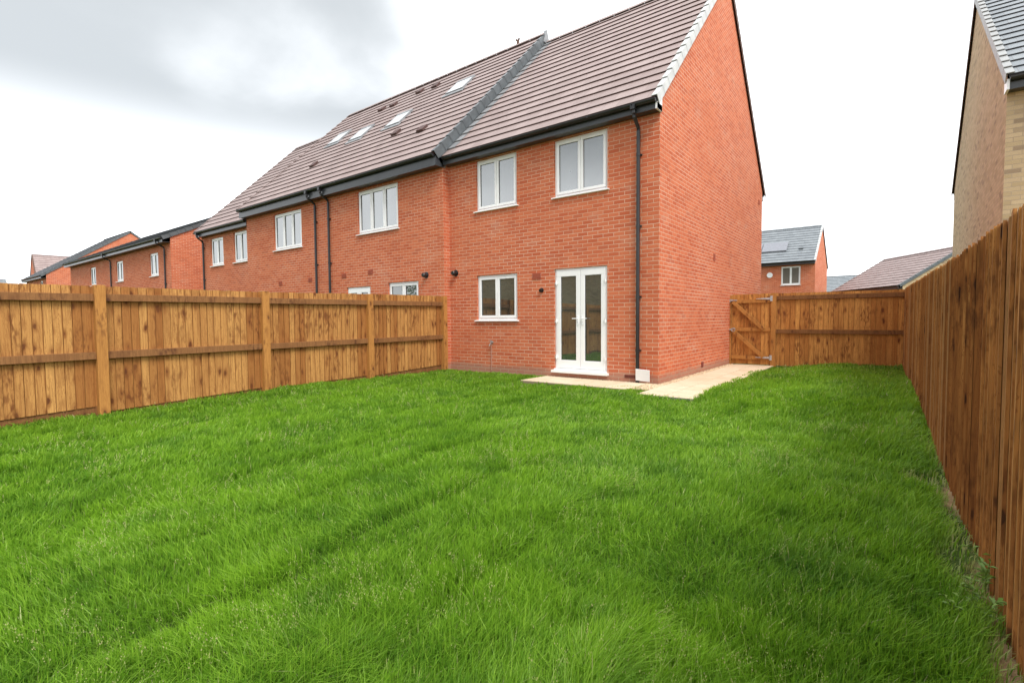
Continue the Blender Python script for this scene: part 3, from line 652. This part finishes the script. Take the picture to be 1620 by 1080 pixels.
# ---------------------------------------------------------------- fences
def boards(mb, p, q, z0f, z1f, face, expo=.105, thick=.013, thin=.005, over=.018, jit=.004, rel=.002, gap=0.0, edge=0.0):
    """feather edged boards from p to q; face = unit normal of the side the boards are seen from"""
    p = Vector((p[0],p[1],0)); q = Vector((q[0],q[1],0)); d = q-p; Ln = d.length; d.normalize(); f = Vector((face[0],face[1],0)).normalized()
    x = 0.0; wide = 0.0
    while x < Ln-.02:
        w = expo+random.uniform(-.008,.008); a = x; b = x+w+over if not gap else min(x+w-gap*random.uniform(.5,1.4), Ln); o = random.uniform(-rel,rel)
        tl = random.uniform(-.0022,.0022) if not gap else random.uniform(-.0007,.0007)
        if b > Ln-.02: b = Ln+(over if not gap else 0)
        def pt(s_, h, z): r = p+d*(s_+tl*z)+f*h; return (r.x, r.y, z)
        za, zb = z0f(a/Ln)+random.uniform(-jit,jit)*.1, z1f(a/Ln)+random.uniform(-jit,jit)
        h0 = .006+thick; h1 = thin; n0 = len(mb.f)
        mb.hexa([pt(a,o+(.0065 if not gap else 0),za),pt(b,o+0.0,za),pt(b,o+h1,za),pt(a,o+h0,za),pt(a,o+(.0065 if not gap else 0),zb),pt(b,o,zb),pt(b,o+h1,zb),pt(a,o+h0,zb)])
        if random.random() < edge: mb.mi[n0+5] = 1
        x += w
    if gap or edge:
        P0, P1 = p-f*.0125, q-f*.0125; zz = [z0f(0), z0f(1), z1f(0)-.006, z1f(1)-.006]
        e = f*.010
        mb.hexa([(P0.x,P0.y,zz[0]),(P1.x,P1.y,zz[1]),(P1.x+e.x,P1.y+e.y,zz[1]),(P0.x+e.x,P0.y+e.y,zz[0]),(P0.x,P0.y,zz[2]),(P1.x,P1.y,zz[3]),(P1.x+e.x,P1.y+e.y,zz[3]),(P0.x+e.x,P0.y+e.y,zz[2])])
FG = 'feather edge garden fences'
# left fence
LX = -5.36
LF = thing('wooden_fence', 'honey coloured timber fence with square posts along the left of the lawn', 'fence', (LX, -5.6, 0), FG)
posts = [-11.35, -9.10, -6.85, -4.56, -2.36, -.17]
def ltop(y): return np.interp(y, [-12,-6.9,-4.5,-2.3,-.1], [1.68,1.70,1.705,1.75,1.775])
for i, y in enumerate(posts):
    w = .062; mb = MB(); zt = float(ltop(y))+(.012 if i in (2,3) else -.005)
    mb.box(LX-.045, LX+.085, y-w, y+w, -.3, zt); mb.build('post', WOOD_POST, LF, bevel=.004)
for i in range(5):
    y0, y1 = posts[i]+.062, posts[i+1]-.062; t0, t1 = float(ltop(y0)), float(ltop(y1))
    bb = (-.055, .035) if i < 3 else (.02, .10)
    if i == 3: bb = (0.0, .04)
    mb = MB(); boards(mb, (LX-.02, y0), (LX-.02, y1), lambda t, b=bb: b[0]+(b[1]-b[0])*t, lambda t: t0+(t1-t0)*t, (1,0), expo=.100, thick=.010, thin=.008, rel=.003, gap=.007)
    mb.build('fence_boards', WOOD, LF)
    for zc in (1.54, .74):
        off = np.interp((y0+y1)/2, [-10,-6,0], [-.03, 0, .03]); mb = MB()
        mb.hexa([(LX+.012,y0,zc+off-.05),(LX+.052,y0,zc+off-.05),(LX+.052,y1,zc+off-.05+.015),(LX+.012,y1,zc+off-.05+.015),(LX+.004,y0,zc+off+.05),(LX+.045,y0,zc+off+.048),(LX+.045,y1,zc+off+.063),(LX+.004,y1,zc+off+.065)])
        mb.build('rail', WOOD_RAIL, LF, bevel=.003)
    mb = MB(); mb.hexa([(LX-.034,y0,-.25),(LX-.034+.010,y0,-.25),(LX-.024,y1,-.25),(LX-.034,y1,-.25),(LX-.034,y0,bb[0]+.03),(LX-.024,y0,bb[0]+.03),(LX-.024,y1,bb[1]+.03),(LX-.034,y1,bb[1]+.03)]); mb.build('gravel_board', WOOD_RAIL, LF)
# back fence and gate
GY = 4.95
BF = thing('wooden_fence', 'brown timber fence running from the gate to the far right corner', 'fence', (2.3, GY, 0), FG)
mb = MB(); mb.box(.972,1.088,GY-.035,GY+.07,-.2,1.80); mb.build('post', WOOD_POST, BF, bevel=.004)
mb = MB(); mb.box(.002,.042,GY-.02,GY+.07,-.1,1.775); mb.build('post', WOOD_POST, BF, bevel=.003)
mb = MB(); boards(mb, (1.088, GY+.03), (3.60, GY+.03), lambda t: .0, lambda t: 1.79-.005*t, (0,-1), expo=.1, thick=.010, thin=.008, rel=.003, gap=.008); mb.build('fence_boards', WOOD_GATE, BF)
for zc in (1.675, .85):
    mb = MB(); mb.box(1.088, 3.595, GY-.035, GY+.008, zc-.048, zc+.048); mb.build('rail', WOOD_RAIL, BF, bevel=.003)
GT = thing('garden_gate', 'braced timber side gate between the brick gable and the fence post', 'gate', (.5, GY, 0))
gx0, gx1 = .048, .966
mb = MB(); boards(mb, (gx0, GY+.03), (gx1, GY+.03), lambda t: .01, lambda t: 1.79, (0,-1), expo=.098, thick=.010, thin=.008, gap=.008); mb.build('gate_boards', WOOD_GATE, GT)
for z0, z1 in ((1.565,1.66),(.85,.935),(.13,.225)):
    mb = MB(); mb.box(gx0, gx1, GY-.022, GY+.008, z0, z1); mb.build('rail', WOOD_POST, GT, bevel=.003)
for z0, z1 in ((1.60,.90),(.87,.20)):
    mb = MB(); mb.bar((gx0+.03, GY-.0375, z0), (gx0+.76, GY-.0375, z1), .09, .03, (0,1,0)); mb.build('brace', WOOD_POST, GT, bevel=.003)
for z in (1.665, .19):
    mb = MB(); yy = GY-.042
    mb.hexa([(.63,yy,z-.006),(.955,yy,z-.026),(.955,yy+.006,z-.026),(.63,yy+.006,z-.006),(.63,yy,z+.006),(.955,yy,z+.026),(.955,yy+.006,z+.026),(.63,yy+.006,z+.006)])
    mb.box(.958, 1.005, yy-.001, yy+.005, z-.065, z+.065); mb.tube([(.957,yy,z-.06),(.957,yy,z+.06)], .010); mb.build('hinge', STEEL, GT)
mb = MB(); mb.box(.02,.16,GY-.036,GY-.024,1.615,1.66); mb.tube([(.0,GY-.05,1.637),(.19,GY-.05,1.637)], .011); mb.box(.0,.03,GY-.06,GY-.02,1.60,1.67); mb.build('bolt', STEEL, GT)
mb = MB(); mb.box(.05,.125,GY-.05,GY-.024,.85,.93)
mb.tube([(.10+.045*math.cos(t), GY-.065, .885+.045*math.sin(t)) for t in np.linspace(0, 6.283, 20)], .007, 8, False); mb.box(.0,.06,GY-.06,GY-.02,.87,.91); mb.build('latch', STEEL, GT)
# right fence: boards face the lawn
RF = thing('wooden_fence', 'dark stained close boarded fence along the right edge of the lawn', 'fence', (3.75, -3, 0), FG)
def rx(y): return 3.6+(4.95-y)*.022
def rtop(y): return float(np.interp(y, [-12,-6,-3.8,3.4,5], [1.64,1.645,1.64,1.785,1.80]))
ys = [4.95, 2.0, -1.0, -4.0, -7.0, -10.0, -11.5]
for y0, y1 in zip(ys, ys[1:]):
    mb = MB(); za, zb = rtop(y0), rtop(y1); L0 = y0-y1
    boards(mb, (rx(y1), y1), (rx(y0), y0), lambda t: -.14, lambda t: zb+(za-zb)*t, (-1,0), expo=.094, thick=.014, jit=.012, rel=.003, over=.030, edge=.22)
    mb.build('fence_boards', [WOOD_DARK, WOOD_EDGE], RF)
    mb = MB()
    for zc in (.3,.9,1.5): mb.bar((rx(y0)+.03,y0-.01,zc),(rx(y1)+.03,y1+.01,zc),.05,.09)
    mb.build('rail', WOOD_RAIL, RF)
    mb = MB(); mb.box(rx(y1)+.06,rx(y1)+.16,y1-.05,y1+.05,-.3,zb-.05); mb.build('post', WOOD_POST, RF)

# white panel at the foot of the downpipe
mb = MB(Matrix.Translation((-.262,-.105,.145)) @ Matrix.Rotation(R_(3), 4, 'Y') @ Matrix.Rotation(R_(8), 4, 'X')); mb.box(-.135,.135,-.008,.008,-.11,.11)
o = mb.build('white_panel', WHITEPL, bevel=.004); tag(o, 'small white rectangular panel at the foot of the black downpipe by the house corner', 'panel')

# ---------------------------------------------------------------- grass
def grass_mat():
    m, t, b = mat('grass_blades'); g = G(t)
    at = g.node('ShaderNodeAttribute', attribute_name='tint'); sp = g.node('ShaderNodeSeparateColor'); g.l.new(at.outputs['Color'], sp.inputs[0])
    v, tip, dry = sp.outputs[0], sp.outputs[1], sp.outputs[2]
    pos = g.node('ShaderNodeNewGeometry').outputs['Position']
    col = g.mix(v, (0.096,0.25,0.018), (0.37,0.60,0.070))
    pn = g.noise(pos, 0.75, 4, .6); col = g.mix(g.ramp(pn, .36, .66, 0, .7), col, (0.32,0.55,0.040))
    pn2 = g.noise(pos, 2.1, 3, .6); col = g.mix(g.ramp(pn2, .50, .72, 0, .6), col, (0.085,0.225,0.028))
    col = g.mix(g.math('MULTIPLY', g.math('SUBTRACT', 1.0, tip), .7), col, (0.045,0.105,0.014))  # roots coloured darker, standing for the shade between blades
    col = g.mix(dry, col, (0.66,0.60,0.36))
    g.put(b.inputs['Base Color'], col); b.inputs['Roughness'].default_value = .5; b.inputs['Specular IOR Level'].default_value = .35
    tr = g.node('ShaderNodeBsdfTranslucent'); g.put(tr.inputs[0], g.mix(1.0, col, (1.1,1.25,.7), 'MULTIPLY'))
    ms = g.node('ShaderNodeMixShader'); ms.inputs[0].default_value = .38; g.l.new(b.outputs[0], ms.inputs[1]); g.l.new(tr.outputs[0], ms.inputs[2])
    g.l.new(ms.outputs[0], g.n['Material Output'].inputs[0]); return m
def vnoise(x, y, s, seed):
    r = np.random.default_rng(seed); T = r.random((64, 64)); u = x/s; v = y/s; i = np.floor(u).astype(int); j = np.floor(v).astype(int)
    fu = sm(u-i); fv = sm(v-j); g_ = lambda a, b: T[a % 64, b % 64]
    return (g_(i,j)*(1-fu)+g_(i+1,j)*fu)*(1-fv)+(g_(i,j+1)*(1-fu)+g_(i+1,j+1)*fu)*fv
def grass():
    CX, CY = 3.4385, -8.9246
    NC = 3400000
    x = rng.uniform(-5.42, 3.95, NC); y = rng.uniform(-8.9, 4.92, NC)
    d = np.hypot(x-CX, y-CY)
    dens = 26000*np.clip((1.9/np.maximum(d, 1.9))**1.5, 0.07, 1)          # blades per m2
    keep = rng.random(NC) < dens/(NC/((3.95+5.42)*(4.92+8.9)))
    # view wedge with margin, so that a camera a step aside still sees lawn
    vx, vy = x-CX, y-CY; zf = -math.sin(yaw)*vx+math.cos(yaw)*vy; xf = math.cos(yaw)*vx+math.sin(yaw)*vy
    keep &= (zf > .15) & (np.abs(xf) < zf*1.35+1.3)
    rxx = 3.6+(4.95-y)*.022
    keep &= (x < rxx-.0)
    keep &= ~((y > 0) & (x < .05)); keep &= ~((y > -.01) & (x < 0.2))
    edge = .05*(vnoise(x, y, .25, 3)-.5)+.05*(vnoise(x, y, .08, 4)-.5)
    keep &= ~((x > -2.40+edge) & (x < .2) & (y > -.80+edge*1.5-.25*sm((x+1.0)/-1.2)+ .30*sm((x+.95)/.8)))
    keep &= ~((x > .13) & (x < .95+edge+.05*(y < 0)-.14*sm((y-1)/4)) & (y > -1.36+edge*.4))
    keep &= ~((x > .0) & (x < .2) & (y > -.52+edge*2))
    n2 = vnoise(x, y, .5, 8); dry = sm((x+.5*(n2-.5)-(rxx-.15))/.13)*sm((-2.2-y)/1.8)
    keep &= rng.random(NC) > dry*.72
    bare = sm((x-(rxx-.10))/.08)*sm((-y)/2); keep &= rng.random(NC) > bare*.5
    x, y, d, dry = x[keep], y[keep], d[keep], dry[keep]; n = len(x)
    print('grass blades', n)
    z = gz(x, y)
    tuft = vnoise(x, y, .16, 11); big = vnoise(x, y, .9, 12); rid = vnoise(x*.8+y*.6, y*.8-x*.6, .45, 15)
    h = (.045+.055*tuft+.035*big)*rng.uniform(.55, 1.25, n)*(1+.25*sm((3-d)/2))
    h *= 1-.35*sm((np.abs(y-4.0))/-1+1)  # lower near the gate
    far = sm((y-1)/3); h *= 1-.25*far; h *= 1-.45*sm((x-.95+.25)/-.25+1)*(y > -1.3)*(x < 1.25)
    h *= 1-.4*dry
    # lean follows a smooth wind-laid field plus scatter
    rp, rs = row(x, y); crest = np.exp(-((rp-.88)/.13)**2)*rs; groove = np.exp(-((np.minimum(rp, 1-rp))/.06)**2)*rs
    fa = 2.6*(vnoise(x, y, 1.3, 21)-.5)-.15+1.6*(vnoise(x, y, .35, 22)-.5); fa = fa+rng.normal(0, 1.05, n)*(1-.6*crest)
    lean = np.clip(rng.normal(.42, .32, n), 0, 1.35)*(.6+.8*vnoise(x, y, .6, 23))*(1+.7*crest); h = .9*h*(1+.2*crest-.32*groove)
    dx, dy = np.cos(fa)*lean*h, np.sin(fa)*lean*h
    w = (.0017+.0012*rng.random(n))*np.clip(d/2.6, 1, 4.2)*.9
    ang = rng.uniform(0, 6.283, n); wx, wy = np.cos(ang)*w, np.sin(ang)*w
    hz = h*np.sqrt(np.clip(1-.35*lean**2, .3, 1))
    V = np.zeros((n, 5, 3), np.float32)
    V[:,0] = np.stack([x-wx, y-wy, z-.01], 1); V[:,1] = np.stack([x+wx, y+wy, z-.01], 1)
    mx_, my_, mz_ = x+dx*.32, y+dy*.32, z+hz*.60
    V[:,2] = np.stack([mx_+wx*.85, my_+wy*.85, mz_], 1); V[:,3] = np.stack([mx_-wx*.85, my_-wy*.85, mz_], 1)
    V[:,4] = np.stack([x+dx, y+dy, z+hz], 1)
    col = np.zeros((n, 5, 4), np.float32); v = np.clip(rng.normal(.45, .33, n)+.35*(tuft-.5), 0, 1)
    dd = (rng.random(n) < .012)*.6+dry*.55*(rng.random(n) < .6)
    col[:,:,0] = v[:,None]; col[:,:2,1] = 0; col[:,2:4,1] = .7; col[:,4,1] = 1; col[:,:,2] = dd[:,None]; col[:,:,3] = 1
    # seed heads: thin stalks with pale clustered spikelets
    NS = 6800; sx = rng.uniform(-5.2, 3.6, NS*5); sy = rng.uniform(-8.6, 4.7, NS*5); cl = vnoise(sx, sy, .45, 31)
    ds = np.hypot(sx-CX, sy-CY)
    ok = (rng.random(len(sx)) < sm((cl-.56)/.22)*.7+.05) & ~((sx < 1.2) & (sy > -1.5)) & (rng.random(len(sx)) < np.clip((3.0/ds)**1.6, .03, 1)) & (sx < 3.5)
    sx, sy = sx[ok], sy[ok]; ds = ds[ok]; 
    hv = []; hc = []
    for a, b, dq in zip(sx, sy, ds):
        z0 = float(gz(a, b)); H = random.uniform(.10,.17); an = random.uniform(0, 6.28); ln = random.uniform(.1,.6)*H; ex, ey = a+math.cos(an)*ln, b+math.sin(an)*ln
        sc_ = min(max(dq/4.0, 1), 1.5)
        q = .0008*sc_; hv.append([(a-q,b,z0),(a+q,b,z0),((a+ex)/2+q,(b+ey)/2,z0+H*.6),((a+ex)/2-q,(b+ey)/2,z0+H*.6),(ex,ey,z0+H)]); hc.append(.35)
        for k in range(random.randint(4,9)):
            t = random.uniform(.62,1.05); r = random.uniform(.0,.016); aa = random.uniform(0, 6.28)
            cx, cy, cz = a+(ex-a)*t+math.cos(aa)*r, b+(ey-b)*t+math.sin(aa)*r, z0+H*t; u = random.uniform(.0014,.0026)*sc_; l = random.uniform(.004,.008)*sc_; a2 = random.uniform(0, 6.28)
            ux, uy = math.cos(a2)*u, math.sin(a2)*u
            hv.append([(cx-ux,cy-uy,cz),(cx,cy,cz-l*.6),(cx+ux,cy+uy,cz),(cx+ux*.6,cy+uy*.6,cz+l*.6),(cx+math.cos(aa)*.002,cy+math.sin(aa)*.002,cz+l)]); hc.append(random.uniform(.55,1.0))
    HV = np.array(hv, np.float32); m_ = len(HV); HCc = np.zeros((m_, 5, 4), np.float32); HCc[:,:,0] = .8; HCc[:,:,1] = 1; HCc[:,:,2] = np.array(hc)[:,None]; HCc[:,:,3] = 1
    V = np.concatenate([V, HV]).reshape(-1, 3); col = np.concatenate([col, HCc]).reshape(-1, 4); T = n+m_
    me = bpy.data.meshes.new('grass'); me.vertices.add(T*5); me.vertices.foreach_set('co', V.ravel())
    base = (np.arange(T)*5)[:,None]
    loops = np.concatenate([base+np.array([0,1,2,3]), base+np.array([3,2,4])], 1).ravel().astype(np.int32)
    me.loops.add(len(loops)); me.loops.foreach_set('vertex_index', loops)
    me.polygons.add(T*2); st = np.stack([np.arange(T)*7, np.arange(T)*7+4], 1).ravel().astype(np.int32)
    me.polygons.foreach_set('loop_start', st); me.update(calc_edges=True)
    ca = me.color_attributes.new('tint', 'FLOAT_COLOR', 'POINT'); ca.data.foreach_set('color', col.ravel())
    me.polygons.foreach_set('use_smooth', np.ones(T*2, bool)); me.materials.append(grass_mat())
    o = bpy.data.objects.new('grass', me); sc.collection.objects.link(o); tag(o, 'long bright green lawn grass with pale seed heads', 'grass', kind='stuff')
grass()

# ---------------------------------------------------------------- weed by the right fence
def weed(x, y, label, n=9, H=.3, seed=1):
    r = random.Random(seed); z0 = float(gz(x, y))
    root = thing('weed', label, 'weed', (x, y, z0), 'weeds at the foot of the right fence')
    st = MB(); lf = MB()
    for k in range(n):
        an = r.uniform(0, 6.28); ln = r.uniform(.1,.6)*H; h = H*r.uniform(.5,1.1); bx, by = x+r.uniform(-.06,.06), y+r.uniform(-.09,.09)
        pts = [Vector((bx+math.cos(an)*ln*t*t, by+math.sin(an)*ln*t*t, z0+h*t)) for t in (0,.35,.7,1)]
        st.tube(pts, [.0022,.002,.0015,.0008], 5)
        for j in range(13):
            t = r.uniform(.12,1); c = Vector((bx+math.cos(an)*ln*t*t, by+math.sin(an)*ln*t*t, z0+h*t)); a2 = r.uniform(0, 6.28)
            L_ = r.uniform(.025,.055); W = L_*.2; d = Vector((math.cos(a2), math.sin(a2), r.uniform(-.1,.7))).normalized(); s_ = d.cross(Vector((0,0,1))).normalized()
            m_ = c+d*L_*.5+Vector((0,0,.004))
            lf.face([c, m_+s_*W, c+d*L_-Vector((0,0,.006)), m_-s_*W])
    st.build('stem', LEAFM, root); lf.build('leaves', LEAFM, root)
LEAFM, t_, b0 = mat('weed_leaf'); gg = G(t_); gg.put(b0.inputs['Base Color'], gg.mix(gg.noise(gg.node('ShaderNodeTexCoord').outputs['Object'], 30), (0.075,0.16,0.015), (0.17,0.29,0.03))); b0.inputs['Roughness'].default_value = .55
weed(3.72, -6.02, 'leafy green weed at the fence foot nearest the camera', 7, .17, 3)
weed(3.76, -5.74, 'taller thin weed against the dark fence boards, just beyond the nearest one', 5, .22, 5)

# ---------------------------------------------------------------- trees behind the photographer, mirrored in the upstairs glass
def tree(x, y, H, label, seed):
    r = random.Random(seed); root = thing('broadleaf_tree', label, 'tree', (x, y, -.14), 'trees behind the photographer')
    tr = MB(); tr.tube([(x,y,-.3),(x+.1,y,H*.3),(x-.1,y+.1,H*.6),(x,y,H*.85)], [.22,.17,.11,.04], 10)
    for k in range(7):
        a = r.uniform(0,6.28); z0 = H*r.uniform(.3,.6); tr.tube([(x,y,z0),(x+math.cos(a)*H*.15,y+math.sin(a)*H*.15,z0+H*.12),(x+math.cos(a)*H*.26,y+math.sin(a)*H*.26,z0+H*.26)], [.07,.05,.02], 6)
    tr.build('trunk', plain('bark', (.10,.075,.05), .95), root)
    cr = MB(); cs = [(x+r.uniform(-1,1)*H*.22, y+r.uniform(-1,1)*H*.22, H*r.uniform(.42,.92), H*r.uniform(.08,.15)) for _ in range(26)]
    for (a,b,c,R) in cs:
        for _ in range(150):
            d = Vector((r.gauss(0,1),r.gauss(0,1),r.gauss(0,1))).normalized()*R*r.uniform(.5,1.1); p = Vector((a,b,c))+d
            u = Vector((r.gauss(0,1),r.gauss(0,1),r.gauss(0,1))).normalized()*.11; w = u.cross(Vector((r.gauss(0,1),r.gauss(0,1),r.gauss(0,1)))).normalized()*.07
            cr.face([p-u, p+w, p+u, p-w])
    cr.build('crown', LEAFM, root)
tree(-31, -24, 9.5, 'broad green tree behind the photographer, left of the pair', 1)
tree(-37, -30, 10.5, 'taller green tree behind the photographer, right of the pair', 2)
